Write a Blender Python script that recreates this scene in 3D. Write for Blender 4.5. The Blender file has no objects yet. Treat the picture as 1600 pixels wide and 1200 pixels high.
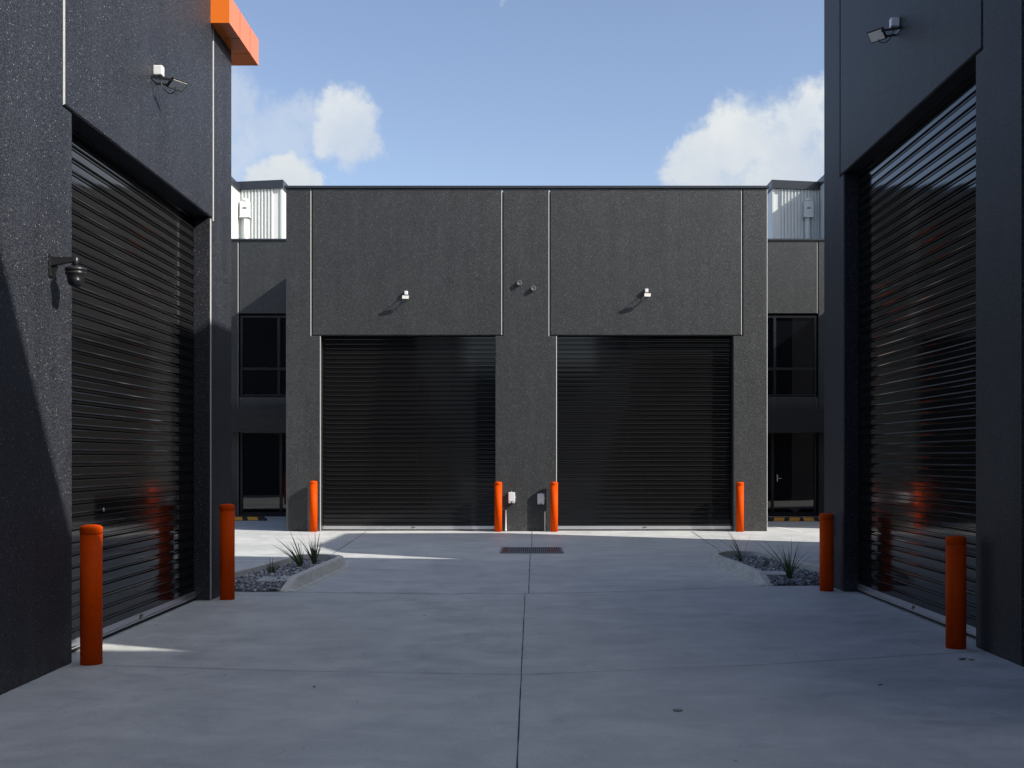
import bpy, bmesh, math, random
from mathutils import Vector, Matrix

random.seed(7)
S = bpy.context.scene
COL = S.collection

# ------------------------------------------------------------------ camera
cam_d = bpy.data.cameras.new("camera")
cam = bpy.data.objects.new("camera", cam_d)
COL.objects.link(cam)
cam.location = (0, 0, 1.6)
cam.rotation_euler = (math.radians(90), 0, 0)
cam_d.sensor_width = 36
cam_d.lens = 39.6
cam_d.shift_x = -23 / 1600
cam_d.shift_y = 116 / 1600
cam_d.clip_start = 0.05
cam_d.clip_end = 2000
S.camera = cam

# ------------------------------------------------------------------ light
SUN = Vector((2.35, -1.0, 1.69)).normalized()        # towards the sun
ELEV = math.asin(SUN.z)
AZ = math.atan2(SUN.x, SUN.y)
sd = bpy.data.lights.new("sun", 'SUN')
sd.energy = 3.8
sd.angle = math.radians(0.53)
sd.color = (1.0, 0.95, 0.87)
so = bpy.data.objects.new("sun", sd)
so.rotation_euler = SUN.to_track_quat('Z', 'Y').to_euler()
so.location = SUN * 60
COL.objects.link(so)

S.view_settings.view_transform = 'Standard'
S.view_settings.look = 'None'
S.view_settings.gamma = 1
S.view_settings.use_curve_mapping = False
S.view_settings.exposure = 0.9

w = bpy.data.worlds.new("World")
S.world = w
w.use_nodes = True


class NT:
    """tiny helper to write node trees"""
    def __init__(self, tree):
        self.t = tree
        self.t.nodes.clear()

    def n(self, kind, ins=None, **props):
        nd = self.t.nodes.new(kind)
        for k, v in props.items():
            setattr(nd, k, v)
        for k, v in (ins or {}).items():
            s = nd.inputs[k]
            if isinstance(v, bpy.types.NodeSocket):
                self.t.links.new(v, s)
            else:
                s.default_value = v
        return nd

    def math(self, op, a, b=0.0, c=0.0, clamp=False):
        nd = self.n('ShaderNodeMath', {0: a, 1: b, 2: c}, operation=op)
        nd.use_clamp = clamp
        return nd.outputs[0]

    def vmath(self, op, a, b=(0, 0, 0), out=0):
        return self.n('ShaderNodeVectorMath', {0: a, 1: b}, operation=op).outputs[out]

    def noise(self, vec, scale, detail=4, rough=0.5, dist=0.0, out='Fac'):
        return self.n('ShaderNodeTexNoise', {'Vector': vec, 'Scale': scale, 'Detail': detail,
                                             'Roughness': rough, 'Distortion': dist}).outputs[out]

    def ramp(self, fac, stops, interp='LINEAR'):
        nd = self.n('ShaderNodeValToRGB', {'Fac': fac})
        cr = nd.color_ramp
        cr.interpolation = interp
        while len(cr.elements) < len(stops):
            cr.elements.new(0.5)
        for e, (p, c) in zip(cr.elements, stops):
            e.position = p
            e.color = (c, c, c, 1) if isinstance(c, (int, float)) else (*c, 1)
        return nd.outputs[0]

    def mapr(self, v, a, b, c=0.0, d=1.0, smooth=True):
        nd = self.n('ShaderNodeMapRange', {'Value': v, 'From Min': a, 'From Max': b, 'To Min': c, 'To Max': d})
        if smooth:
            nd.interpolation_type = 'SMOOTHSTEP'
        return nd.outputs['Result']

    def mix(self, fac, a, b, blend='MIX'):
        nd = self.n('ShaderNodeMix', data_type='RGBA', blend_type=blend)
        for k, v in ((0, fac), (6, a), (7, b)):
            s = nd.inputs[k]
            if isinstance(v, bpy.types.NodeSocket):
                self.t.links.new(v, s)
            elif k == 0:
                s.default_value = v
            else:
                s.default_value = (*v, 1) if len(v) == 3 else v
        return nd.outputs[2]


nt = NT(w.node_tree)
sky = nt.n('ShaderNodeTexSky', sky_type='NISHITA', sun_disc=False, sun_elevation=ELEV, sun_rotation=AZ,
           altitude=100, air_density=1.0, dust_density=0.6, ozone_density=1.5)
tc = nt.n('ShaderNodeTexCoord')
dirv = nt.vmath('NORMALIZE', tc.outputs['Generated'])


def pdir(px, py):
    return Vector(((px - 823) / 1760, 1, (716 - py) / 1760)).normalized()


# cumulus banks: each one a soft ball of directions, edges broken by noise
BANKS = [(1090, 252, .032, 1), (1150, 226, .038, 1), (1215, 224, .040, 1), (1285, 200, .043, 1), (1400, 250, .08, 1),
         (1215, 285, .075, 1), (1480, 190, .06, 1),
         (538, 200, .036, .85), (455, 198, .034, .40), (395, 192, .026, .38), (340, 200, .05, .5),
         (455, 285, .030, 1), (495, 295, .018, .9), (420, 300, .03, 1), (785, -2, .006, .15)]
warp = nt.noise(dirv, 26, 8, 0.62, out='Color')
wv = nt.vmath('SCALE', nt.vmath('SUBTRACT', warp, (.5, .5, .5)))
wv.node.inputs['Scale'].default_value = 0.070
dw = nt.vmath('ADD', dirv, wv)
dens = None
for (bx, by, r, a) in BANKS:
    c = pdir(bx, by)
    dist = nt.vmath('DISTANCE', dw, tuple(c), out=1)
    v = nt.mapr(dist, r * 0.62, r * 1.10, a, 0.0)
    dens = v if dens is None else nt.math('MAXIMUM', dens, v)
fine = nt.noise(dw, 30, 6, 0.55)
dens = nt.math('MULTIPLY', dens, nt.mapr(fine, 0.28, 0.52, 0.62, 1.0), clamp=True)
# unseen bright cloud added on the sun side to lift the shaded ground
sep = nt.n('ShaderNodeSeparateXYZ', {0: dirv})
gen = nt.math('MULTIPLY', nt.mapr(nt.noise(dirv, 2.6, 8, 0.6), 0.44, 0.58), nt.mapr(sep.outputs['X'], -0.12, 0.25))
behind = nt.mapr(sep.outputs['Y'], 0.75, 0.45)
gen = nt.math('MULTIPLY', nt.math('MULTIPLY', gen, behind), nt.mapr(sep.outputs['Z'], 0.02, 0.15))
gen = nt.math('MULTIPLY', gen, 0.9)
dens = nt.math('MAXIMUM', dens, gen)
shade = nt.noise(dirv, 14, 6, 0.55)
ccol = nt.mix(nt.mapr(shade, 0.32, 0.66), (0.40, 0.44, 0.50), (0.50, 0.52, 0.52))
# even sky tint; lower clouds painted greyer as their shaded undersides
tint = nt.mix(1.0, sky.outputs[0], (1.0, 0.905, 0.905), 'MULTIPLY')
bg1 = nt.n('ShaderNodeBackground', {'Color': tint, 'Strength': 0.104})
low = nt.mapr(nt.math('ADD', sep.outputs['Z'], nt.math('MULTIPLY', shade, 0.10)), 0.40, 0.24)
ccol = nt.mix(nt.math('MULTIPLY', low, 0.65), ccol, (0.36, 0.40, 0.45))
ccol = nt.mix(gen, ccol, (1.15, 1.15, 1.15))
bg2 = nt.n('ShaderNodeBackground', {'Color': ccol, 'Strength': 0.88})
ms = nt.n('ShaderNodeMixShader', {0: dens, 1: bg1.outputs[0], 2: bg2.outputs[0]})
nt.n('ShaderNodeOutputWorld', {'Surface': ms.outputs[0]})


# ------------------------------------------------------------------ helpers
def tag(o, label=None, cat=None, group=None, kind=None):
    if label: o['label'] = label
    if cat: o['category'] = cat
    if group: o['group'] = group
    if kind: o['kind'] = kind
    return o


def empty(name, loc, label, cat, group=None):
    o = bpy.data.objects.new(name, None)
    o.empty_display_size = 0.2
    COL.objects.link(o)
    o.location = loc
    return tag(o, label, cat, group)


def link(name, bm, mats, parent=None, smooth=False, loc=None):
    bm.normal_update()
    me = bpy.data.meshes.new(name)
    bm.to_mesh(me)
    bm.free()
    for m in (mats if isinstance(mats, (list, tuple)) else [mats]):
        me.materials.append(m)
    if smooth:
        for p in me.polygons: p.use_smooth = True
    o = bpy.data.objects.new(name, me)
    COL.objects.link(o)
    if loc is not None:
        o.location = loc
    if parent is not None:
        o.parent = parent
        if loc is None:                       # mesh written in world coordinates
            o.matrix_parent_inverse = Matrix.Translation(-parent_world(parent))
    return o


def parent_world(p):
    v = Vector(p.location)
    if p.parent is not None and p.type == 'EMPTY':
        v += parent_world(p.parent)
    if p.type == 'MESH':
        v = Vector((0, 0, 0))                 # world-coordinate meshes sit at the origin
    return v


def box(bm, x0, x1, y0, y1, z0, z1, mi=0, bev=0.0):
    vs = [bm.verts.new((x, y, z)) for z in (z0, z1) for y in (y0, y1) for x in (x0, x1)]
    fs = []
    for idx in ((0, 2, 3, 1), (4, 5, 7, 6), (0, 1, 5, 4), (2, 6, 7, 3), (0, 4, 6, 2), (1, 3, 7, 5)):
        f = bm.faces.new([vs[i] for i in idx])
        f.material_index = mi
        fs.append(f)
    if bev:
        es = list({e for f in fs for e in f.edges})
        bmesh.ops.bevel(bm, geom=es, offset=bev, segments=2, affect='EDGES', profile=0.7)
    return vs


def obox(bm, mat, sx, sy, sz, bev=0.0, mi=0):
    """box of full sizes sx,sy,sz centred at origin of matrix mat"""
    b2 = bmesh.new()
    box(b2, -sx / 2, sx / 2, -sy / 2, sy / 2, -sz / 2, sz / 2, mi, bev)
    b2.transform(mat)
    merge(bm, b2)


def merge(bm, b2):
    me = bpy.data.meshes.new("tmp")
    b2.to_mesh(me)
    b2.free()
    bm.from_mesh(me)
    bpy.data.meshes.remove(me)


def lathe(bm, prof, c=(0, 0, 0), seg=32, axis='Z', mi=0, cap=True):
    """prof: list of (r, h) revolved about the axis"""
    c = Vector(c)
    rings = []
    for r, h in prof:
        ring = []
        for k in range(seg):
            a = 2 * math.pi * k / seg
            p = Vector((r * math.cos(a), r * math.sin(a), h))
            if axis == 'Y': p = Vector((p.x, p.z, -p.y))
            if axis == 'X': p = Vector((p.z, p.x, p.y))
            ring.append(bm.verts.new(c + p))
        rings.append(ring)
    for a, b in zip(rings, rings[1:]):
        for k in range(seg):
            f = bm.faces.new((a[k], a[(k + 1) % seg], b[(k + 1) % seg], b[k]))
            f.material_index = mi
            f.smooth = True
    if cap:
        f = bm.faces.new(list(reversed(rings[0]))); f.material_index = mi
        f = bm.faces.new(rings[-1]); f.material_index = mi


def tube(bm, pts, r, seg=10, mi=0):
    pts = [Vector(p) for p in pts]
    rings = []
    up = Vector((0.13, 0.21, 1)).normalized()
    for i, p in enumerate(pts):
        t = (pts[min(i + 1, len(pts) - 1)] - pts[max(i - 1, 0)]).normalized()
        a = t.cross(up)
        if a.length < 1e-3: a = t.cross(Vector((1, 0, 0)))
        a.normalize()
        b = t.cross(a).normalized()
        rings.append([bm.verts.new(p + r * (math.cos(q) * a + math.sin(q) * b))
                      for q in (2 * math.pi * k / seg for k in range(seg))])
    for a, b in zip(rings, rings[1:]):
        for k in range(seg):
            f = bm.faces.new((a[k], a[(k + 1) % seg], b[(k + 1) % seg], b[k]))
            f.smooth = True
            f.material_index = mi
    bm.faces.new(rings[0]).material_index = mi
    bm.faces.new(list(reversed(rings[-1]))).material_index = mi


def curve(pts, n=8):
    """Catmull-Rom through pts"""
    P = [Vector(p) for p in pts]
    P = [2 * P[0] - P[1]] + P + [2 * P[-1] - P[-2]]
    out = []
    for i in range(1, len(P) - 2):
        for k in range(n):
            t = k / n
            a, b, c, d = P[i - 1], P[i], P[i + 1], P[i + 2]
            out.append(0.5 * ((2 * b) + (c - a) * t + (2 * a - 5 * b + 4 * c - d) * t * t + (3 * b - a - 3 * c + d) * t ** 3))
    out.append(P[-2])
    return out


# ------------------------------------------------------------------ materials
def newmat(name):
    m = bpy.data.materials.new(name)
    m.use_nodes = True
    t = NT(m.node_tree)
    p = t.n('ShaderNodeBsdfPrincipled')
    t.n('ShaderNodeOutputMaterial', {'Surface': p.outputs[0]})
    return m, t, p


def setp(t, p, **kw):
    names = {'base': 'Base Color', 'rough': 'Roughness', 'metal': 'Metallic', 'spec': 'Specular IOR Level',
             'coat': 'Coat Weight', 'coatr': 'Coat Roughness', 'normal': 'Normal', 'trans': 'Transmission Weight',
             'sub': 'Subsurface Weight'}
    for k, v in kw.items():
        s = p.inputs[names[k]]
        if isinstance(v, bpy.types.NodeSocket):
            t.t.links.new(v, s)
        elif k == 'base' and len(v) == 3:
            s.default_value = (*v, 1)
        else:
            s.default_value = v


def objc(t):
    return t.n('ShaderNodeTexCoord').outputs['Object']


def plain(name, col, rough=0.5, metal=0.0, spec=0.5, var=0.12, coat=0.0, nscale=9.0):
    m, t, p = newmat(name)
    co = objc(t)
    nz = t.noise(co, nscale, 5, 0.6)
    lo = tuple(c * (1 - var) for c in col)
    hi = tuple(min(1, c * (1 + var)) for c in col)
    setp(t, p, base=t.mix(nz, lo, hi), rough=t.mapr(t.noise(co, nscale * 2.3, 4), 0.3, 0.7, max(0.02, rough - .06), rough + .06),
         metal=metal, spec=spec, coat=coat, coatr=0.08)
    return m


def render_wall(name, grain, base=0.030, speck=0.22, bump=0.006, blue=1.0, spec=0.42, wash_amp=0.16):
    """charcoal textured acrylic render: fine grain, pale specks painted as sun glints, faint streaking"""
    m, t, p = newmat(name)
    co = objc(t)
    fine = t.noise(co, grain, 2, 0.7)
    col = t.mix(t.mapr(fine, 0.36, 0.66), (base * .44, base * .48, base * .52 * blue), (base * 1.5, base * 1.60, base * 1.63 * blue))
    st = t.vmath('MULTIPLY', co, (2.6, 2.6, 0.20))
    wash = t.noise(st, 1.7, 7, 0.62)
    col = t.mix(1.0, col, t.ramp(wash, [(0.3, 1 - wash_amp), (0.72, 1 + wash_amp)]), 'MULTIPLY')
    blot = t.noise(co, 2.3, 5, 0.65)
    col = t.mix(1.0, col, t.ramp(blot, [(0.32, 0.88), (0.68, 1.12)]), 'MULTIPLY')
    dots = None
    for sc, thr, amp, r0, r1 in ((grain * .66, .45, .34, .42, .18), (grain * .52, .84, .6, .36, .16), (grain * .40, .965, 1.0, .32, .14)):
        vo = t.n('ShaderNodeTexVoronoi', {'Vector': co, 'Scale': sc, 'Randomness': 1.0})
        pick = t.n('ShaderNodeSeparateColor', {0: vo.outputs['Color']})
        d = t.math('MULTIPLY', t.mapr(vo.outputs['Distance'], r0, r1), t.math('GREATER_THAN', pick.outputs[0], thr))
        d = t.math('MULTIPLY', d, amp)
        dots = d if dots is None else t.math('MAXIMUM', dots, d)
    col = t.mix(dots, col, (speck, speck, speck))  # speck colour paints the sun's sparkle on the grains
    zz = t.n('ShaderNodeSeparateXYZ', {0: co}).outputs[2]
    dust = t.math('MULTIPLY', t.mapr(zz, .38, .0), t.mapr(t.noise(co, 7, 6, .65), .38, .70))
    col = t.mix(t.math('MULTIPLY', dust, .5), col, (.085, .083, .08))
    b1 = t.n('ShaderNodeBump', {'Strength': 0.9, 'Distance': bump, 'Height': fine})
    b2 = t.n('ShaderNodeBump', {'Strength': 0.5, 'Distance': bump * .8, 'Height': dots, 'Normal': b1.outputs[0]})
    setp(t, p, base=col, rough=0.45, spec=spec, normal=b2.outputs[0])
    return m


M = {}
M['wall_near'] = render_wall('charcoal_render', 112, base=.0225, speck=.20, bump=0.0045, blue=1.24, spec=.20, wash_amp=.20)
M['wall_far'] = render_wall('charcoal_render_coarse', 92, base=.0295, speck=.18, bump=0.006)
M['edge'] = plain('sun_glint_edge', (.34, .34, .335), .7, var=.25, nscale=45)  # pale colour paints the sun glint on sunward panel edges
M['flashing'] = plain('dark_metal_flashing', (.022, .026, .036), .38, spec=.5)
M['backing'] = plain('dark_backing', (.012, .012, .013), .8)
M['frame'] = plain('black_window_frame', (.010, .010, .012), .32, spec=.5)
M['panel'] = plain('black_cladding', (.018, .018, .020), .35)
M['white'] = plain('white_plastic', (.78, .78, .76), .35, var=.04)
M['greybox'] = plain('pale_grey_plastic', (.62, .63, .64), .4, var=.05)
M['black'] = plain('black_powder_coat', (.014, .014, .015), .35, spec=.5)
M['lens'] = plain('camera_lens_glass', (.01, .01, .012), .05, spec=.8)
M['conduit'] = plain('grey_conduit', (.55, .56, .55), .45, var=.08)
M['zinc'] = plain('zinc_pipe_end', (.20, .21, .20), .5, var=.2, nscale=60)
M['rubber'] = plain('black_rubber', (.02, .02, .021), .7)
M['yellow'] = plain('reflective_yellow', (.72, .33, .03), .5, var=.15)
M['line'] = plain('white_line_paint', (.80, .80, .79), .6, var=.06, nscale=20)
M['joint'] = plain('joint_sealant', (.035, .036, .040), .8, var=.3, nscale=25)
M['sticker'] = plain('green_sticker', (.05, .12, .015), .4)
M['stickerdark'] = plain('dark_sticker', (.02, .03, .018), .4)
M['led'] = plain('lamp_glass', (.86, .84, .78), .22, var=.06, nscale=60)
M['lid'] = plain('pit_lid_concrete', (.42, .43, .42), .7, var=.15)
M['leaf'] = plain('strappy_leaf', (.050, .095, .030), .42, var=.5, nscale=14)
M['leafdry'] = plain('dry_leaf', (.10, .065, .03), .6, var=.4, nscale=14)
M['litter'] = plain('fallen_leaf', (.030, .028, .015), .7, var=.4)
M['rust'] = plain('red_primer', (.38, .12, .09), .6, var=.3, nscale=30)
M['steel'] = plain('galvanised_grate', (.24, .26, .29), .5, metal=.3, var=.3, nscale=18)

# painted steel bollard
m, t, p = newmat('orange_bollard_paint')
co = objc(t)
d = t.noise(co, 22, 5, .6)
setp(t, p, base=t.mix(t.mapr(d, .35, .75), (.60, .060, .0002), (.54, .053, .0002)), rough=0.55, spec=0.06)
M['bollard'] = m
m, t, p = newmat('orange_fascia_panel')
co = objc(t)
setp(t, p, base=t.mix(t.noise(co, 1.5, 3), (.86, .19, .012), (.83, .18, .012)), rough=0.22, spec=0.6, coat=.4, coatr=.1)
M['orange'] = m

# roller door skin: black satin steel with dust and handling marks
m, t, p = newmat('black_roller_curtain')
co = objc(t)
sm = t.noise(t.vmath('MULTIPLY', co, (1.0, 1.0, 6.0)), 1.7, 6, .65)
du = t.noise(t.vmath('MULTIPLY', co, (2.0, 2.0, 40.0)), 2.2, 5, .7)
sz = t.n('ShaderNodeSeparateXYZ', {0: co}).outputs[2]
low = t.mapr(sz, 1.6, 0.2)
marks = t.math('MULTIPLY', t.mapr(du, .60, .76), t.math('ADD', t.math('MULTIPLY', low, .55), .10))
col = t.mix(marks, (.0078, .0078, .0080), (.060, .058, .053))
setp(t, p, base=col, rough=t.mapr(sm, .3, .75, .05, .10), spec=.42)
M['curtain'] = m

m, t, p = newmat('mill_aluminium_rail')
co = objc(t)
setp(t, p, base=t.mix(t.noise(t.vmath('MULTIPLY', co, (1, 1, 20)), 6, 4), (.62, .62, .64), (.74, .74, .75)),
     rough=.24, metal=.85)
M['rail'] = m

m, t, p = newmat('tinted_window_glass')
co = objc(t)
wob = t.n('ShaderNodeBump', {'Strength': .05, 'Distance': .01, 'Height': t.noise(co, 1.3, 2)})
setp(t, p, base=(.004, .0045, .006), rough=.015, spec=.75, normal=wob.outputs[0])
M['glass'] = m

m, t, p = newmat('white_corrugated_steel')
co = objc(t)
setp(t, p, base=t.mix(t.noise(t.vmath('MULTIPLY', co, (4, 4, .8)), 2, 4), (.58, .61, .60), (.66, .68, .67)), rough=.38, spec=.5)
M['colorbond'] = m

# concrete paving
m, t, p = newmat('broom_finished_concrete')
co = objc(t)
big = t.noise(co, .35, 6, .6)
sw = t.noise(t.vmath('MULTIPLY', co, (1.0, 1.35, 1)), 1.3, 8, .66, .5)
mid = t.noise(t.vmath('MULTIPLY', co, (1.0, 1.25, 1)), 4.2, 9, .72, .7)
fin = t.noise(co, 55, 5, .75)
v = t.math('ADD', t.math('MULTIPLY', sw, .42), t.math('ADD', t.math('MULTIPLY', mid, .28), t.math('MULTIPLY', big, .30)))
col = t.ramp(v, [(0.36, (.375, .388, .393)), (0.49, (.495, .505, .495)), (0.62, (.625, .63, .605))])
col = t.mix(1.0, col, t.ramp(fin, [(.28, .84), (.72, 1.13)]), 'MULTIPLY')
# darker worn patches
pt = t.noise(t.vmath('MULTIPLY', co, (1, 1.2, 1)), 1.9, 7, .62, .5)
col = t.mix(t.mapr(pt, .58, .72, 0, .24), col, (.25, .24, .24))
# small dark stones and spots
vo = t.n('ShaderNodeTexVoronoi', {'Vector': co, 'Scale': 4.5, 'Randomness': 1.0})
pk = t.n('ShaderNodeSeparateColor', {0: vo.outputs['Color']})
spot = t.math('MULTIPLY', t.mapr(vo.outputs['Distance'], .085, .03), t.math('GREATER_THAN', pk.outputs[0], .80))
vo2 = t.n('ShaderNodeTexVoronoi', {'Vector': co, 'Scale': 1.3, 'Randomness': 1.0})
pk2 = t.n('ShaderNodeSeparateColor', {0: vo2.outputs['Color']})
spot2 = t.math('MULTIPLY', t.mapr(vo2.outputs['Distance'], .035, .018), t.math('GREATER_THAN', pk2.outputs[1], .80))
col = t.mix(t.math('MAXIMUM', t.math('MULTIPLY', spot, .7), spot2), col, (.06, .06, .06))
# hairline scuffs
sc = t.noise(t.vmath('MULTIPLY', co, (1.0, 1.6, 1)), 1.6, 3, .5, 1.2)
hair = t.math('MULTIPLY', t.mapr(t.math('ABSOLUTE', t.math('SUBTRACT', sc, .5)), .0035, .001), t.mapr(t.noise(co, .9, 2), .55, .66))
col = t.mix(t.math('MULTIPLY', hair, .45), col, (.10, .10, .10))
hgt = t.math('ADD', t.math('MULTIPLY', fin, .25), t.math('MULTIPLY', mid, 1.0))
b = t.n('ShaderNodeBump', {'Strength': .35, 'Distance': .012, 'Height': hgt})
setp(t, p, base=col, rough=t.mapr(mid, .3, .7, .42, .62), spec=.45, normal=b.outputs[0])
M['concrete'] = m

m, t, p = newmat('kerb_concrete')
co = objc(t)
a = t.noise(t.vmath('MULTIPLY', co, (1, 1, 3)), 5, 7, .65)
stn = t.noise(t.vmath('MULTIPLY', co, (9, 9, 1.2)), 1.5, 5, .65)
col = t.ramp(a, [(.3, (.42, .405, .37)), (.7, (.62, .60, .55))])
col = t.mix(t.mapr(stn, .58, .74, 0, .35), col, (.22, .21, .19))
b = t.n('ShaderNodeBump', {'Strength': .2, 'Distance': .006, 'Height': t.noise(co, 40, 4, .6)})
setp(t, p, base=col, rough=.8, spec=.3, normal=b.outputs[0])
M['kerb'] = m

m, t, p = newmat('blue_metal_gravel')
geo = t.n('ShaderNodeNewGeometry')
co = objc(t)
rnd = geo.outputs['Random Per Island']
col = t.ramp(rnd, [(0, (.08, .085, .10)), (.5, (.21, .22, .24)), (.9, (.40, .41, .42)), (1, (.7, .69, .66))])
setp(t, p, base=t.mix(1.0, col, t.ramp(t.noise(co, 60, 3), [(.3, .75), (.7, 1.25)]), 'MULTIPLY'), rough=.75, spec=.3)
M['gravel'] = m
M['soil'] = plain('dark_soil', (.03, .028, .026), .9, var=.3)

# ------------------------------------------------------------------ ground
bm = bmesh.new()
R_ = 900
gv = [bm.verts.new(c) for c in ((-R_, -R_, 0), (R_, -R_, 0), (R_, R_, 0), (-R_, R_, 0))]
bm.faces.new(gv)
ground = tag(link('ground', bm, M['concrete']), kind='structure')


def strip(bm, pts, wdt, z, wob=0.0, step=0.15):
    """flat ribbon along a polyline"""
    P = []
    for a, b in zip(pts, pts[1:]):
        a, b = Vector(a), Vector(b)
        n = max(1, int((b - a).length / step))
        for k in range(n):
            P.append(a.lerp(b, k / n))
    P.append(Vector(pts[-1]))
    prev = None
    for i, q in enumerate(P):
        tdir = (P[min(i + 1, len(P) - 1)] - P[max(i - 1, 0)]).normalized()
        nrm = Vector((-tdir.y, tdir.x))
        ww = wdt / 2 * (1 + random.uniform(-.35, .35) * (1 if wob else 0))
        c = q + nrm * random.uniform(-wob, wob)
        a = bm.verts.new((c.x - nrm.x * ww, c.y - nrm.y * ww, z))
        b = bm.verts.new((c.x + nrm.x * ww, c.y + nrm.y * ww, z))
        if prev: bm.faces.new((prev[0], a, b, prev[1]))
        prev = (a, b)


def joint(pts, wdt=.012, wob=.001):
    bm = bmesh.new()
    strip(bm, pts, wdt, .004, wob)
    bmesh.ops.recalc_face_normals(bm, faces=bm.faces)
    tag(link('pavement_joint', bm, M['joint']), kind='structure')


joint([(-.075, 2.0), (-.05, 5.82), (-.02, 13.28)], .0075)
joint([(.022, 13.32), (.06, 18.8)], .009)
joint([(.09, 20.15), (.115, 24.6)], .010)
joint([(-3.52, 13.47), (-1.6, 13.33), (0, 13.29), (1.2, 13.5), (2.95, 14.06)], .014)
joint([(-3.5, 8.66), (-3.26, 8.69), (-1.7, 8.45), (0, 8.32), (1.7, 8.68), (3.74, 9.32)], .006)
joint([(-3.18, 17.4), (-3.27, 19.4), (-3.45, 23.7), (-3.5, 24.6)], .012)
joint([(3.15, 17.9), (3.32, 19.3), (3.53, 23.1), (3.6, 24.6)], .012)

for pts in ([(-6.9, 24.9), (-6.75, 27.0), (-6.65, 29.4)], [(-6.6, 17.55), (-3.55, 17.62)],
            [(6.75, 24.2), (6.6, 26.6), (6.5, 29.4)], [(4.15, 17.8), (7.2, 17.75)]):
    bm = bmesh.new()
    if pts[0][0] == -6.9: pts = [(-5.33, 31 - 1.3), (-6.05, 27.6), (-6.75, 25.0), (-7.2, 23.4)]
    if pts[0][0] == 6.75: pts = [(5.55, 27.6), (5.85, 25.6), (6.0, 24.5)]
    strip(bm, pts, .08, .004, 0)
    bmesh.ops.recalc_face_normals(bm, faces=bm.faces)
    tag(link('parking_line', bm, M['line']), kind='structure')


# ------------------------------------------------------------------ wall panels
def inset(poly, c):
    n = len(poly)
    out = []
    for i in range(n):
        p0, p1, p2 = Vector(poly[i - 1]), Vector(poly[i]), Vector(poly[(i + 1) % n])
        d1, d2 = (p1 - p0).normalized(), (p2 - p1).normalized()
        n1, n2 = Vector((-d1.y, d1.x)), Vector((-d2.y, d2.x))
        b = (n1 + n2)
        b = b / (b.length_squared) * 2
        out.append(p1 + b * c)
    return out


def panel(name, poly, fmap, parent, mat, thick=.2, ch=.012, pale=None):
    """precast panel with an arrised edge. poly is counter-clockwise in (u, z); fmap(u, z, depth) -> world"""
    bm = bmesh.new()
    inn = inset(poly, ch)
    n = len(poly)
    A = [bm.verts.new(fmap(q[0], q[1], 0)) for q in inn]
    B = [bm.verts.new(fmap(q[0], q[1], ch)) for q in poly]
    C = [bm.verts.new(fmap(q[0], q[1], thick)) for q in poly]
    bm.faces.new(A)
    for i in range(n):
        j = (i + 1) % n
        f = bm.faces.new((A[i], B[i], B[j], A[j]))
        d = Vector(poly[j]) - Vector(poly[i])
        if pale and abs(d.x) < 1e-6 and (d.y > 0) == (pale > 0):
            f.material_index = 1  # sunward edges only: painted glint
        bm.faces.new((B[i], C[i], C[j], B[j]))
    bm.faces.new(list(reversed(C)))
    bm.normal_update()
    bmesh.ops.triangulate(bm, faces=[f for f in bm.faces if len(f.verts) > 4])
    bmesh.ops.recalc_face_normals(bm, faces=bm.faces)
    return link(name, bm, [mat, M['edge']], parent)


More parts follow.
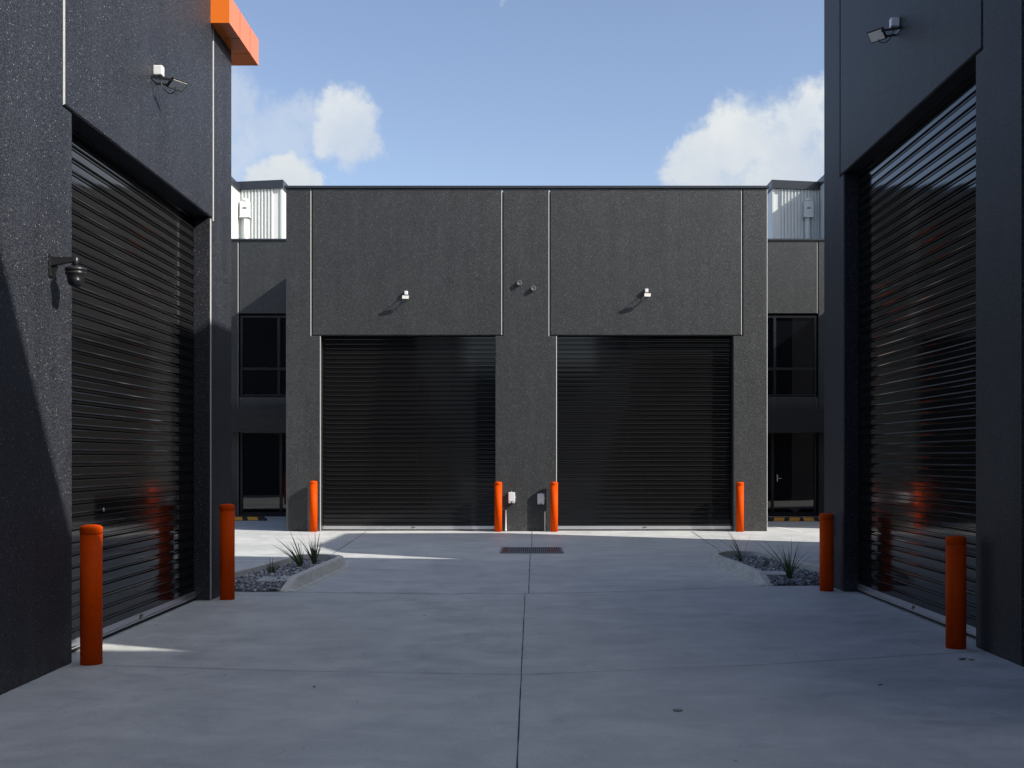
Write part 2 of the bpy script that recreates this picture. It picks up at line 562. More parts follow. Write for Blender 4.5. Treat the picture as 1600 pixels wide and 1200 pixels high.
def roller_door(u0, u1, z1, fmap, parent, pitch, rail_h=.075, sticker_u=None, sgn=1, base=.03):
    """ribbed roller curtain; fmap(u, z, depth)"""
    bm = bmesh.new()
    prof = []
    z = base + rail_h
    unit = [(.000, .000), (.030, -.0015), (.300, -.0016), (.530, -.0015), (.550, .0000),
            (.580, .016), (.660, .017), (.690, .001), (.760, .001), (.790, .017), (.900, .017), (.940, .004)]
    while z < z1:
        for f, d in unit:
            prof.append((z + f * pitch, d))
        z += pitch
    prof.append((z, 0))
    nseg = 6
    rows = []
    for zz, d in prof:
        rows.append([bm.verts.new(fmap(u0 + (u1 - u0) * k / nseg, zz, d + .0008 * math.sin(k * 1.3 + zz * .8)))
                     for k in range(nseg + 1)])
    for a, b in zip(rows, rows[1:]):
        for k in range(nseg):
            bm.faces.new((a[k], a[k + 1], b[k + 1], b[k]))
    bmesh.ops.recalc_face_normals(bm, faces=bm.faces)
    door = link('roller_door', bm, M['curtain'], parent)

    def fbox(name, ua, ub, za, zb, da, db, mat, par, bev=.002):
        b2 = bmesh.new()
        c = [b2.verts.new(fmap(u, zz, dd)) for zz in (za, zb) for dd in (da, db) for u in (ua, ub)]
        for idx in ((0, 2, 3, 1), (4, 5, 7, 6), (0, 1, 5, 4), (2, 6, 7, 3), (0, 4, 6, 2), (1, 3, 7, 5)):
            b2.faces.new([c[i] for i in idx])
        bmesh.ops.recalc_face_normals(b2, faces=b2.faces)
        if bev:
            bmesh.ops.bevel(b2, geom=list(b2.edges), offset=bev, segments=1, affect='EDGES')
        return link(name, b2, mat, par)
    fbox('bottom_rail', u0, u1, base, base + rail_h, -.012, .02, M['rail'], door)
    fbox('rail_lip', u0, u1, base + .008, base + .018, -.028, -.0125, M['rail'], door, 0)
    fbox('rubber_seal', u0, u1, .003, base - .001, -.004, .016, M['rubber'], door, 0)
    if sticker_u is not None:
        b3 = bmesh.new()
        s = rail_h * .42
        cz = base + rail_h * .52
        def lf(du, dz, ang, L, W, mi):
            pts = [(0, 0), (L * .35, W), (L * .75, W * .8), (L, 0), (L * .7, -W * .8), (L * .3, -W)]
            vs = []
            for a, b in pts:
                x = du + a * math.cos(ang) - b * math.sin(ang)
                y = dz + a * math.sin(ang) + b * math.cos(ang)
                vs.append(b3.verts.new(fmap(sticker_u + sgn * x, cz + y, -.0145 - .0004 * mi)))
            f = b3.faces.new(vs); f.material_index = mi
        lf(0, 0, 2.2, s * .9, s * .35, 0); lf(0, 0, .9, s * 1.0, s * .33, 0); lf(0, 0, -2.0, s * .8, s * .33, 1)
        lf(.01, -.004, .25, s * 2.2, s * .30, 1); lf(.0, .0, 3.6, s * .8, s * .3, 0); lf(.03, .008, .5, s * .9, s * .28, 0)
        bmesh.ops.recalc_face_normals(b3, faces=b3.faces)
        link('sticker', b3, [M['sticker'], M['stickerdark']], door)
    # side guides
    for ua, ub in ((u0 - .02, u0 + .035), (u1 - .035, u1 + .02)):
        fbox('door_guide', ua, ub, .004, z1 + .05, -.020, -.016 + .012, M['frame'], parent, 0)
    return door


def extrude_poly(bm, pts, z0, z1, mi=0):
    a = [bm.verts.new((x, y, z0)) for x, y in pts]
    b = [bm.verts.new((x, y, z1)) for x, y in pts]
    n = len(pts)
    bm.faces.new(a).material_index = mi
    bm.faces.new(list(reversed(b))).material_index = mi
    for i in range(n):
        j = (i + 1) % n
        bm.faces.new((a[i], b[i], b[j], a[j])).material_index = mi
    bmesh.ops.recalc_face_normals(bm, faces=bm.faces)


# ================================================================== CENTRAL BUILDING
YF = 24.7
cb = empty('warehouse', (0, YF, 0), 'charcoal rendered warehouse with two black roller doors facing down the lane', 'warehouse')
fm = lambda u, z, d: (u, YF + d, z)
HC = 7.52
GAP = .012
# door openings [-4.52,-.69] and [.66,4.53]; header joints at -4.72,-.53,.505,4.73
zt = 4.285
zh = 4.30
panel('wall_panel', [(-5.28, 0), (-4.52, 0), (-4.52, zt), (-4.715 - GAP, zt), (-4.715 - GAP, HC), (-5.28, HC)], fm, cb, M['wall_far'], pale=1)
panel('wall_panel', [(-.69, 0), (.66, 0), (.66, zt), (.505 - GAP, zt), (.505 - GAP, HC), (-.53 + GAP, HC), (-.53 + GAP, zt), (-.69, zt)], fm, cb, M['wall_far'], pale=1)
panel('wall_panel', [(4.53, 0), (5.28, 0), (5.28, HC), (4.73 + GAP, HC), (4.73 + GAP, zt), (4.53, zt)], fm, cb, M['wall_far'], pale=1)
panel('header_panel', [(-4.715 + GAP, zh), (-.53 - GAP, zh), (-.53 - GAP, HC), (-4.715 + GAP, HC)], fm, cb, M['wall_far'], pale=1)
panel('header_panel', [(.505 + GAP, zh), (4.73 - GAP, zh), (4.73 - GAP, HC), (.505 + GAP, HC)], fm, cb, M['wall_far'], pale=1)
bm = bmesh.new()
box(bm, -5.27, 5.27, YF + .28, 40, .002, HC - .02)
link('building_shell', bm, M['wall_far'], cb)
# side returns so the front panels join the shell
for sx in (-1, 1):
    bm = bmesh.new()
    x0, x1 = sorted((sx * 5.275, sx * 5.12))
    box(bm, x0, x1, YF + .2, YF + .28, .002, HC - .02)
    link('return_wall', bm, M['wall_far'], cb)
bm = bmesh.new()
box(bm, -5.31, 5.31, YF - .03, YF + .20, HC + .002, HC + .052)
link('parapet_cap', bm, M['flashing'], cb)
fd = lambda u, z, d: (u, YF + .19 + d, z)
roller_door(-4.57, -.64, 4.35, fd, cb, .1030, sticker_u=-2.53)
roller_door(.61, 4.58, 4.35, fd, cb, .1030, sticker_u=2.58)
for (px, pz) in ((811.5, 442.5), (833.5, 451)):
    X = (px - 823) / 71.25; Z = 1.6 + (716 - pz) / 71.25
    bm = bmesh.new()
    lathe(bm, [(.052, -.05), (.052, .068), (.048, .072), (.044, .072), (.044, .055)], (X, YF, Z), 28, 'Y')
    for v in bm.verts: v.co.y = 2 * YF - v.co.y if True else v.co.y
    bmesh.ops.recalc_face_normals(bm, faces=bm.faces)
    link('vent_pipe', bm, M['zinc'], cb)

# ================================================================== LEFT BUILDING
XL = -3.55
lb = empty('warehouse', (XL, 8, 0), 'sunlit charcoal warehouse on the left with an orange fascia band at its corner', 'warehouse')
# u runs along y; wall faces +x. For a +x facing wall, (u,z) CCW seen from outside needs u = y
fl = lambda u, z, d: (XL - d, u, z)
HL = 8.35
zt, zh = 4.30, 4.315
Y0, Y1 = 8.80, 12.67
JA, JB = 8.64, 12.76
panel('wall_panel', [(-2.0, 0), (Y0, 0), (Y0, zt), (JA - GAP, zt), (JA - GAP, HL), (-2.0, HL)], fl, lb, M['wall_near'], pale=None)
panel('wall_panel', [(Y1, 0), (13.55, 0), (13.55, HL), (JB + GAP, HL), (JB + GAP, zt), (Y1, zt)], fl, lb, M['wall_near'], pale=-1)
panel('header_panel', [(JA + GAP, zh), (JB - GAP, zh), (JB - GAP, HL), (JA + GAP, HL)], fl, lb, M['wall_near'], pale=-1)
bm = bmesh.new()
box(bm, -17, XL - .28, -2, 13.55, .002, HL - .02)
link('building_shell', bm, M['wall_near'], lb)
for ya, yb in ((13.40, 13.545), (-2, -1.8)):
    bm = bmesh.new()
    box(bm, XL - .28, XL - .2, ya, yb, .002, HL - .02)
    link('return_wall', bm, M['wall_near'], lb)
bm = bmesh.new()
box(bm, XL - .25, XL + .03, -2.03, 13.58, HL + .002, HL + .06)
link('parapet_cap', bm, M['flashing'], lb)
fd = lambda u, z, d: (XL - .19 - d, u, z)
roller_door(Y0 - .05, Y1 + .05, 4.40, fd, lb, .1045, sticker_u=10.72 + .15, sgn=1)
ld = [o for o in lb.children if o.name.startswith('roller_door')][0]
bm = bmesh.new()
lathe(bm, [(.017, 0), (.017, .006), (.010, .009)], (XL - .19, 9.95, 1.145), 16, 'X')
link('lock', bm, M['rail'], ld)
# orange band wrapping the corner
cn = bmesh.new()
L = [(XL - .001, 12.65), (-3.34, 12.65), (-3.34, 14.03), (-7.0, 14.03), (-7.0, 13.551), (XL - .001, 13.551)]
extrude_poly(cn, L, 6.49, 6.81)
canopy = link('fascia_band', cn, M['orange'], lb)
for y in (13.12, 13.60):
    bm = bmesh.new()
    box(bm, -3.341, -3.3385, y - .004, y + .004, 6.4885, 6.808)
    box(bm, -3.55, -3.342, y - .003, y + .003, 6.488, 6.4899)
    link('panel_seam', bm, M['joint'], canopy)


# ================================================================== RIGHT BUILDING
XR = 3.80
rb = empty('warehouse', (XR, 11, 0), 'shaded dark blue-charcoal warehouse on the right with one tall roller door', 'warehouse')
fr = lambda u, z, d: (XR + d, -u, z)           # u = -y so that it is CCW from outside (facing -x)
HR = 8.36
YE = 14.40                                     # far corner
a0, a1 = 9.54, 13.50
ja, jb = 9.40, 13.66
zt, zh = 5.015, 5.03
YN = 8.64
panel('wall_panel', [(-a0, 0), (-YN, 0), (-YN, HR), (-ja + GAP, HR), (-ja + GAP, zt), (-a0, zt)], fr, rb, M['wall_near'])
panel('wall_panel', [(-YE, 0), (-a1, 0), (-a1, zt), (-jb - GAP, zt), (-jb - GAP, 7.56), (-YE, 7.56)], fr, rb, M['wall_near'])
panel('header_panel', [(-jb + GAP, zh), (-ja - GAP, zh), (-ja - GAP, HR), (-11.6, HR), (-11.6, 7.56), (-jb + GAP, 7.56)], fr, rb, M['wall_near'])
# body behind, far wall slightly out of square
bm = bmesh.new()
extrude_poly(bm, [(XR + .28, 9.0), (18.0, 9.0), (18.0, 11.6), (XR + .28, 11.6)], .002, HR - .02)
extrude_poly(bm, [(XR + .28, 11.605), (14.0, 11.605), (14.0, 12.9), (9.1, 13.45), (5.7, 13.95), (XR + .28, 14.39)], .002, 7.54)
link('building_shell', bm, M['wall_near'], rb)
for ya, yb, zz in ((14.25, 14.385, 7.54), (8.66, 9.2, HR - .02)):
    bm = bmesh.new()
    box(bm, XR + .2, XR + .28, ya, yb, .002, zz)
    link('return_wall', bm, M['wall_near'], rb)
bm = bmesh.new()
box(bm, XR - .03, XR + .2, 8.62, 11.6, HR + .002, HR + .05)
box(bm, XR - .03, XR + .2, 11.605, 14.42, 7.562, 7.61)
link('parapet_cap', bm, M['flashing'], rb)
# unseen lower block added beside it, sized to shade the left door
bm = bmesh.new()
extrude_poly(bm, [(XR + .05, 6.52), (12.0, 6.52), (12.0, 8.99), (XR + .281, 8.99), (XR + .281, 8.635), (XR + .05, 8.635)], .003, 6.72)
link('low_shade_block', bm, M['wall_near'], rb)
fd = lambda u, z, d: (XR + .17 + d, -u, z)
roller_door(-a1 - .05, -a0 + .05, 5.12, fd, rb, .1105, sticker_u=-11.55, sgn=1)

# ================================================================== REAR WINGS
YW = 30.9
HW = 7.57


def corrugated(x0, x1, y, z0, z1f, parent, face=-1, pitch=.096, flat=((0, 0), (0, 0))):
    """vertical ribbed sheet; z1f(x) gives the top"""
    bm = bmesh.new()
    prof = []
    x = x0
    unit = [(0, 0), (.36, 0), (.44, -.045), (.80, -.045), (.88, 0)]
    fl0, fl1 = flat
    if fl0: prof.append((x0, 0)); x = x0 + fl0
    while x < x1 - fl1 - pitch * .5:
        for f, d in unit: prof.append((x + f * pitch, d))
        x += pitch
    prof.append((x1, 0))
    lo = [bm.verts.new((px, y + d, z0)) for px, d in prof]
    hi = [bm.verts.new((px, y + d, z1f(px))) for px, d in prof]
    for i in range(len(prof) - 1):
        bm.faces.new((lo[i], lo[i + 1], hi[i + 1], hi[i]))
    bmesh.ops.recalc_face_normals(bm, faces=bm.faces)
    if bm.faces[:][0].normal.y > 0:
        bmesh.ops.reverse_faces(bm, faces=bm.faces)
    return link('corrugated_wall', bm, M['colorbond'], parent)


def wing(s, label, ledge, vol_x, side_x):
    """s=-1 left, +1 right. Built in mirrored coordinates x = s * a, a from 5.28 outwards"""
    w_ = empty('warehouse', (s * 6.6, YW, 0), label, 'warehouse')
    X = lambda a: s * a

    def bx(bm, a0, a1, y0, y1, z0, z1, mi=0):
        x0, x1 = sorted((X(a0), X(a1)))
        box(bm, x0, x1, y0, y1, z0, z1, mi)
    aj = ledge                               # panel joint
    zb = 5.57
    # upper panel, joint strip, outer pier
    fw = (lambda u, z, d: (u, YW + d, z))
    def pan(name, a0, a1, z0, z1, pale=1):
        x0, x1 = sorted((X(a0), X(a1)))
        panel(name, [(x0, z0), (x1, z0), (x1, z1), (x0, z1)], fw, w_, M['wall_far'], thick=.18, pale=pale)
    pan('wall_panel', 5.2, aj - .012, zb, HW)
    pan('wall_panel', aj + .012, 12.0, 0, HW)
    pan('spandrel_panel', 5.2, aj - .012, 2.93, 3.28)
    bm = bmesh.new()
    bx(bm, 5.0, 12.0, YW + .5, 44, .002, HW - .02)
    bx(bm, 11.5, 11.99, YW + .18, YW + .5, .002, HW - .02)
    link('building_shell', bm, M['backing'], w_)
    bm = bmesh.new()
    bx(bm, 5.2, 12.0, YW - .03, YW + .5, HW + .002, HW + .05)
    link('parapet_cap', bm, M['flashing'], w_)
    # awning band
    bm = bmesh.new()
    bx(bm, 5.2, 9.0, YW - .45, YW - .002, 2.30, 2.93)
    bx(bm, 6.66, 6.67, YW - .452, YW - .4505, 2.30, 2.93)
    aw = link('awning', bm, M['panel'], w_)
    # window: outer frame, panes, transom
    def glazing(name, a0, a1, z0, z1, mull, trans, y):
        bm = bmesh.new()
        fw_ = .055
        bx(bm, a0, a1, y, y + .10, z0, z0 + fw_)
        bx(bm, a0, a1, y, y + .10, z1 - fw_, z1)
        bx(bm, a0, a0 + fw_, y, y + .10, z0 + fw_, z1 - fw_)
        bx(bm, a1 - fw_, a1, y, y + .10, z0 + fw_, z1 - fw_)
        for m_ in mull:
            bx(bm, m_ - .035, m_ + .035, y + .002, y + .10, z0 + fw_, z1 - fw_)
        edges = [a0 + fw_] + [q for m_ in mull for q in (m_ - .035, m_ + .035)] + [a1 - fw_]
        cells = list(zip(edges[0::2], edges[1::2]))
        for tz in trans:
            for c0, c1 in cells:
                bx(bm, c0, c1, y + .004, y + .10, tz - .035, tz + .035)
        fr_ = link(name, bm, M['frame'], w_)
        zs = [z0 + fw_] + [q for tz in trans for q in (tz - .035, tz + .035)] + [z1 - fw_]
        rows = list(zip(zs[0::2], zs[1::2]))
        for c0, c1 in cells:
            for r0, r1 in rows:
                bm = bmesh.new()
                bx(bm, c0 - .003, c1 + .003, y + .05, y + .062, r0 - .003, r1 + .003)
                link('pane', bm, M['glass'], fr_)
        return fr_
    glazing('window', 5.2, aj - .03, 3.30, 5.52, [6.82], [4.06], YW + .06)
    dz = glazing('glass_door', 5.2, aj - .03, .06, 2.34, [6.76], [], YW + .06)
    if s > 0:
      bm = bmesh.new()
      bx(bm, 6.86, 6.885, YW - .01, YW + .02, .95, 1.15)
      bx(bm, 6.86, 6.98, YW - .02, YW - .012, 1.04, 1.06)
      link('door_handle', bm, M['rail'], dz)
    bm = bmesh.new()
    bx(bm, 5.2, aj - .012, YW + .002, YW + .30, .003, .06)
    link('door_sill', bm, M['frame'], w_)
    # ---- white upper storey set back on the roof
    YV = 33.0
    ai, ao = vol_x                            # inner corner, outer corner
    ztop = lambda x: 9.74 - .045 * (abs(x) - ai)
    x0, x1 = sorted((X(ai), X(ao)))
    flats = (.05, .22) if s < 0 else (.22, .05)
    corrugated(x0, x1, YV, HW - .3, lambda x: ztop(x) - .18, w_, flat=flats)
    bm = bmesh.new()                          # side wall
    xs = X(ai)
    x0_, x1_ = sorted((xs - s * .001, xs + s * .10))
    vs = [bm.verts.new(c) for c in ((xs - s * .001, YV - .002, HW - .3), (xs - s * .001, 44, HW - .3),
                                    (xs - s * .001, 44, 9.56), (xs - s * .001, YV - .002, 9.56))]
    bm.faces.new(vs)
    vs = [bm.verts.new(c) for c in ((xs + s * .1, YV + .03, HW - .3), (xs + s * .1, 44, HW - .3),
                                    (xs + s * .1, 44, 9.56), (xs + s * .1, YV + .03, 9.56))]
    bm.faces.new(vs)
    bmesh.ops.bridge_loops(bm, edges=[e for e in bm.edges])
    bmesh.ops.recalc_face_normals(bm, faces=bm.faces)
    link('side_cladding', bm, M['colorbond'], w_)
    bm = bmesh.new()                          # corner trim
    bx(bm, ai - .012, ai + .045, YV - .035, YV - .003, HW, 9.55)
    link('corner_trim', bm, M['colorbond'], w_)
    bm = bmesh.new()                          # fascia following the roof fall
    for (ya, yb, aa, ab) in ((YV - .09, YV - .04, ai - .04, ao), (YV - .04, 44, ai - .04, ai - .012)):
        vs = []
        for y in (ya, yb):
            for a in (aa, ab):
                for dzz in (-.24, .0):
                    vs.append(bm.verts.new((X(a), y, ztop(X(a)) + dzz)))
        for idx in ((0, 1, 3, 2), (4, 6, 7, 5), (0, 4, 5, 1), (2, 3, 7, 6), (0, 2, 6, 4), (1, 5, 7, 3)):
            bm.faces.new([vs[i] for i in idx])
    bmesh.ops.recalc_face_normals(bm, faces=bm.faces)
    link('fascia', bm, M['flashing'], w_)
    # neighbour volume stepping forward
    an = side_x
    zn = 9.60 if s < 0 else 9.75
    bm = bmesh.new()
    bx(bm, an, 14, 31.6, 44, HW - .3, zn - .2)
    nv = link('rear_storey', bm, M['colorbond'], w_)
    bm = bmesh.new()
    bx(bm, an - .04, 14.04, 31.55, 44, zn - .198, zn)
    link('roof_fascia', bm, M['flashing'], nv)
    # rain head with overflow slot, downpipe
    ar = 8.22 if s < 0 else 8.22
    zc0, zc1 = 8.62, 9.09
    bm = bmesh.new()
    bx(bm, ar - .135, ar + .135, YV - .20, YV - .024, zc0 + .03, zc1)
    bx(bm, ar - .150, ar + .150, YV - .21, YV - .024, zc0, zc0 + .028)
    lathe(bm, [(.10, 0), (.09, .06), (.05, .10), (.012, .115)], (X(ar), YV - .11, zc1 + .001), 16)
    rh = link('rain_head', bm, M['colorbond'], w_)
    bm = bmesh.new()
    bx(bm, ar - .055, ar + .055, YV - .2035, YV - .2005, 8.87, 8.905)
    link('overflow_slot', bm, M['black'], rh)
    bm = bmesh.new()
    lathe(bm, [(.075, HW - .2), (.075, zc0 - .001)], (X(ar - .02), YV - .11, 0), 20)
    link('downpipe', bm, M['colorbond'], w_)
    return w_


wing(-1, 'charcoal warehouse wing left of the two roller doors, white ribbed storey in full sun', 7.90, (7.16, 8.62), 8.42)
wing(1, 'charcoal warehouse wing right of the two roller doors, white ribbed storey mostly in shade', 7.99, (7.20, 8.66), 8.58)

# ================================================================== blocks beyond the frame that shade the lane
def block(name, pts, h, label):
    e = empty(name, (sum(p_[0] for p_ in pts) / len(pts), sum(p_[1] for p_ in pts) / len(pts), 0), label, 'warehouse')
    bm = bmesh.new()
    extrude_poly(bm, pts, .002, h)
    link('wall', bm, M['wall_near'], e)
    bm = bmesh.new()
    cx, cy = e.location.x, e.location.y
    q = [(cx + (x - cx) * 1.004, cy + (y - cy) * 1.004) for x, y in pts]
    extrude_poly(bm, q, h + .002, h + .05)
    link('parapet_cap', bm, M['flashing'], e)


block('warehouse', [(3.8, -12), (14, -12), (14, 4.39), (3.8, 4.39)], 8.32, 'charcoal warehouse beside the camera, nearest of the right-hand row')
g = [(-3.85, 24.0), (-.45, 24.07), (1.01, 23.08), (2.23, 22.17), (3.66, 21.66), (4.62, 21.58), (5.5, 21.17), (7.2, 20.4)]
src = [(x + 7.5 / .7191, y - 7.5 / 1.69) for x, y in g]  # footprint of an added block, projected back from the wanted shadow outline
block('warehouse', src + [(22, 13.2), (15, 13.2), (9.3, 13.5), (7.25, 14.7), (6.58, 16.2)], 7.45, 'added unseen block behind the right-hand building, shaped to shade the lane')
block('warehouse', [(10.9, 23.9), (24, 23.9), (24, 40), (12.1, 40), (12.1, 31), (10.9, 31)], 7.5, 'added unseen block beyond the right wing, placed to shade it')  # added to shade the right wing and the ground before it
block('warehouse', [(-30, -30), (30, -30), (30, -24), (-30, -24)], 7.5, 'charcoal warehouse closing the lane behind the camera')
block('warehouse', [(-14, -14), (-3.55, -14), (-3.55, -6.5), (-14, -6.5)], 8.3, 'charcoal warehouse behind the camera on the left')


# ================================================================== BOLLARDS
def bollard(x, y, h, label, group):
    e = empty('bollard', (x, y, 0), label, 'bollard', group)
    r = .0825
    bm = bmesh.new()
    lathe(bm, [(r, .001), (r, h - .075)], seg=48)
    link('post', bm, M['bollard'], e, loc=(0, 0, 0))
    bm = bmesh.new()
    lathe(bm, [(r + .0005, h - .0745), (r + .0018, h - .073), (r + .0018, h - .024), (r - .001, h - .018), (r * .82, h - .009),
               (r * .45, h - .002), (r * .1, h)], seg=48)
    link('cap', bm, M['bollard'], e, loc=(0, 0, 0))
    return e


G1 = 'shaded red bollards guarding the side roller doors'
G2 = 'sunlit orange bollards guarding the rear roller doors'
bollard(-3.39, 8.77, 1.085, 'red bollard at the near edge of the left wall roller door', G1)
bollard(-3.395, 12.77, 1.085, 'red bollard at the far edge of the left wall roller door', G1)
bollard(3.62, 9.50, .95, 'red bollard at the near edge of the right wall roller door', G1)
bollard(3.62, 13.60, .94, 'red bollard at the far edge of the right wall roller door, by the gravel bed', G1)
bollard(-4.645, YF - .16, 1.11, 'orange bollard left of the left rear roller door', G2)
bollard(-.62, YF - .16, 1.09, 'orange bollard on the middle pier beside the left power box', G2)
bollard(.597, YF - .16, 1.09, 'orange bollard on the middle pier right of the shaded power box', G2)
bollard(4.645, YF - .16, 1.085, 'orange bollard right of the right rear roller door', G2)


# ================================================================== FLOODLIGHTS
def floodlight(loc, rz, label, tilt=50, yaw=0, scale=1.0, hh=.055):
    """local frame: wall plane is x-z at y=0, out of the wall is -y"""
    e = empty('floodlight', loc, label, 'floodlight', 'wall floodlights above the roller doors')
    e.rotation_euler = (0, 0, rz)
    e.scale = (scale,) * 3
    bm = bmesh.new()
    box(bm, -.035, .035, -.075, -.001, .015, .095, bev=.008)
    link('junction_box', bm, M['white'], e, loc=(0, 0, 0))
    bm = bmesh.new()
    lathe(bm, [(.012, 0), (.012, .03)], (0, -.045, -.016), 12)
    box(bm, -.09, .09, -.006, 0.0, -.035, -.012)
    for sx in (-1, 1):
        a = Vector((sx * .086, -.003, -.024)); b = Vector((sx * .086, -.185, -.050))
        mid = (a + b) / 2
        mt = Matrix.Translation(mid) @ (b - a).to_track_quat('Y', 'Z').to_matrix().to_4x4()
        obox(bm, mt, .005, (b - a).length, .020)
    link('bracket', bm, M['black'], e, loc=(0, 0, 0))
    Mh = Matrix.Translation((0, -.195, -.058)) @ Matrix.Rotation(math.radians(yaw), 4, 'Z') @ Matrix.Rotation(math.radians(tilt), 4, 'X')
    bm = bmesh.new()
    b2 = bmesh.new()
    box(b2, -.082, .082, -.012, .012, -hh, hh, bev=.006)
    for k in range(7):
        x = -.06 + k * .02
        box(b2, x - .002, x + .002, .0125, .026, -.04, .04)
    b2.transform(Mh)
    merge(bm, b2)
    hd = link('lamp_head', bm, M['black'], e, loc=(0, 0, 0))
    b2 = bmesh.new()
    box(b2, -.072, .072, -.0155, -.0125, -hh + .011, hh - .011, bev=.001)
    b2.transform(Mh)
    gl = link('lamp_glass', b2, M['led'], hd, loc=(0, 0, 0))
    bm = bmesh.new()
    tube(bm, curve([(0, -.05, .015), (.01, -.06, -.06), (.02, -.12, -.13), (.0, -.17, -.12), (0, -.185, -.075)]), .0045, 8)
    link('cable', bm, M['black'], e, loc=(0, 0, 0))
    return e


def wpt(px, py, y):
    return ((px - 823) / 1760 * y, y, 1.6 + (716 - py) / 1760 * y)


x, _, z = wpt(635, 462, YF)
floodlight((x, YF - .001, z), 0, 'floodlight above the left rear roller door', 16, 12, 1.0, .046)
x, _, z = wpt(1010, 458.5, YF)
floodlight((x, YF - .001, z), 0, 'floodlight above the right rear roller door', 16, 14, 1.0, .046)
y = 3.55 * 1760 / (823 - 241)
floodlight((XL + .001, y, 1.6 + (716 - 121) / 1760 * y), math.radians(90), 'floodlight high on the sunlit left wall', 56, -34, 1.12)
y = 3.80 * 1760 / (1404 - 823)
floodlight((XR - .001, y, 1.6 + (716 - 45) / 1760 * y), math.radians(-90), 'floodlight high on the shaded right wall', 38, 38, 1.12)

# ================================================================== DOME CAMERA on the left wall
yc = 3.55 * 1760 / (823 - 79.5)
zc = 1.6 + (716 - 415) / 1760 * yc
dc = empty('security_camera', (XL, yc, zc), 'black dome security camera on a bracket beside the left roller door', 'security camera')
bm = bmesh.new()
box(bm, .001, .012, -.045, .045, -.085, .085, bev=.004)
for dy in (-.03, .03):
    for dz_ in (-.07, .07):
        lathe(bm, [(.007, 0), (.006, .006)], (.012, dy, dz_), 10, 'X')
link('back_plate', bm, M['black'], dc, loc=(0, 0, 0))
bm = bmesh.new()
vs = []
for xx, z0_, z1_, wy in ((.012, -.005, .062, .030), (.10, .018, .060, .026), (.185, .030, .062, .022)):
    vs.append([bm.verts.new((xx, sy * wy, zz)) for sy, zz in ((-1, z0_), (1, z0_), (1, z1_), (-1, z1_))])
for a, b in zip(vs, vs[1:]):
    for k in range(4): bm.faces.new((a[k], a[(k + 1) % 4], b[(k + 1) % 4], b[k]))
bm.faces.new(vs[0]); bm.faces.new(vs[-1])
# gusset
g_ = [bm.verts.new((xx, sy * .012, zz)) for sy in (-1, 1) for xx, zz in ((.012, -.006), (.05, -.004), (.035, -.06), (.012, -.08))]
for idx in ((0, 1, 2, 3), (7, 6, 5, 4), (0, 4, 5, 1), (1, 5, 6, 2), (2, 6, 7, 3)):
    bm.faces.new([g_[i] for i in idx])
bmesh.ops.recalc_face_normals(bm, faces=bm.faces)
lathe(bm, [(.016, -.002), (.019, .02), (.019, .052), (.010, .066)], (.187, 0, 0), 20)
link('arm', bm, M['black'], dc, loc=(0, 0, 0))
bm = bmesh.new()
lathe(bm, [(.018, -.001), (.045, -.010), (.074, -.018), (.078, -.026), (.078, -.040), (.070, -.043), (.070, -.048), (.076, -.052),
           (.076, -.064), (.066, -.072), (.064, -.095), (.058, -.125), (.044, -.148), (.020, -.160)], (.187, 0, .0), 36)
bmesh.ops.recalc_face_normals(bm, faces=bm.faces)
hs = link('housing', bm, M['black'], dc, loc=(0, 0, 0))
bm = bmesh.new()
bmesh.ops.create_uvsphere(bm, u_segments=20, v_segments=14, radius=.036,
                          matrix=Matrix.Translation((.205, -.038, -.118)))
for f in bm.faces: f.smooth = True
link('eyeball', bm, M['black'], hs, loc=(0, 0, 0))
bm = bmesh.new()
b2 = bmesh.new()
lathe(b2, [(.021, 0), (.021, .006), (.012, .007)], (0, 0, 0), 20)
b2.transform(Matrix.Translation((.205, -.038, -.118)) @ Vector((.35, -.8, -.5)).to_track_quat('Z', 'Y').to_matrix().to_4x4() @ Matrix.Translation((0, 0, .031)))
merge(bm, b2)
link('lens', bm, M['lens'], hs, loc=(0, 0, 0))


# ================================================================== POWER BOXES
def power_box(loc, rz, label, run, mats=('white',)):
    e = empty('power_box', loc, label, 'power box', 'small power boxes near the ground')
    e.rotation_euler = (0, 0, rz)
    bm = bmesh.new()
    box(bm, -.075, .075, -.07, -.001, -.10, .11, bev=.006)
    box(bm, -.068, -.015, -.065, -.01, -.124, -.1005, bev=.004)
    box(bm, .012, .068, -.065, -.01, -.124, -.1005, bev=.004)
    box(bm, -.012, .012, -.03, -.01, .1105, .128)
    link('enclosure', bm, M['greybox'], e, loc=(0, 0, 0))
    bm = bmesh.new()
    box(bm, -.062, .058, -.079, -.0705, -.085, .098, bev=.003)
    box(bm, .0755, .085, -.062, -.045, -.01, .02)
    link('cover', bm, M['greybox'], e, loc=(0, 0, 0))
    bm = bmesh.new()
    zg = -loc[2] + .002
    tube(bm, curve([(0, -.035, -.10), (0, -.035, -.15), (run * .35, -.03, -.19), (run * .8, -.025, -.22), (run, -.025, -.28)]) +
         [Vector((run, -.025, -.30))], .011, 8)
    link('conduit_bend', bm, M['black'], e, loc=(0, 0, 0))
    bm = bmesh.new()
    tube(bm, [(run, -.025, -.28), (run, -.025, zg)], .015, 10)
    lathe(bm, [(.022, 0), (.022, .05)], (run, -.025, zg), 12)
    link('conduit', bm, M['conduit'], e, loc=(0, 0, 0))


x, _, z = wpt(799.5, 777, YF)
power_box((x, YF - .001, z), 0, 'sunlit white power box on the middle pier between the rear doors', -.13)
x, _, z = wpt(845, 779, YF)
power_box((x, YF - .001, z), 0, 'power box in the bollard shadow on the middle pier', .09)
power_box((XR - .001, 14.0, .77), math.radians(-90), 'power box on the right wall behind the far red bollard', .03)

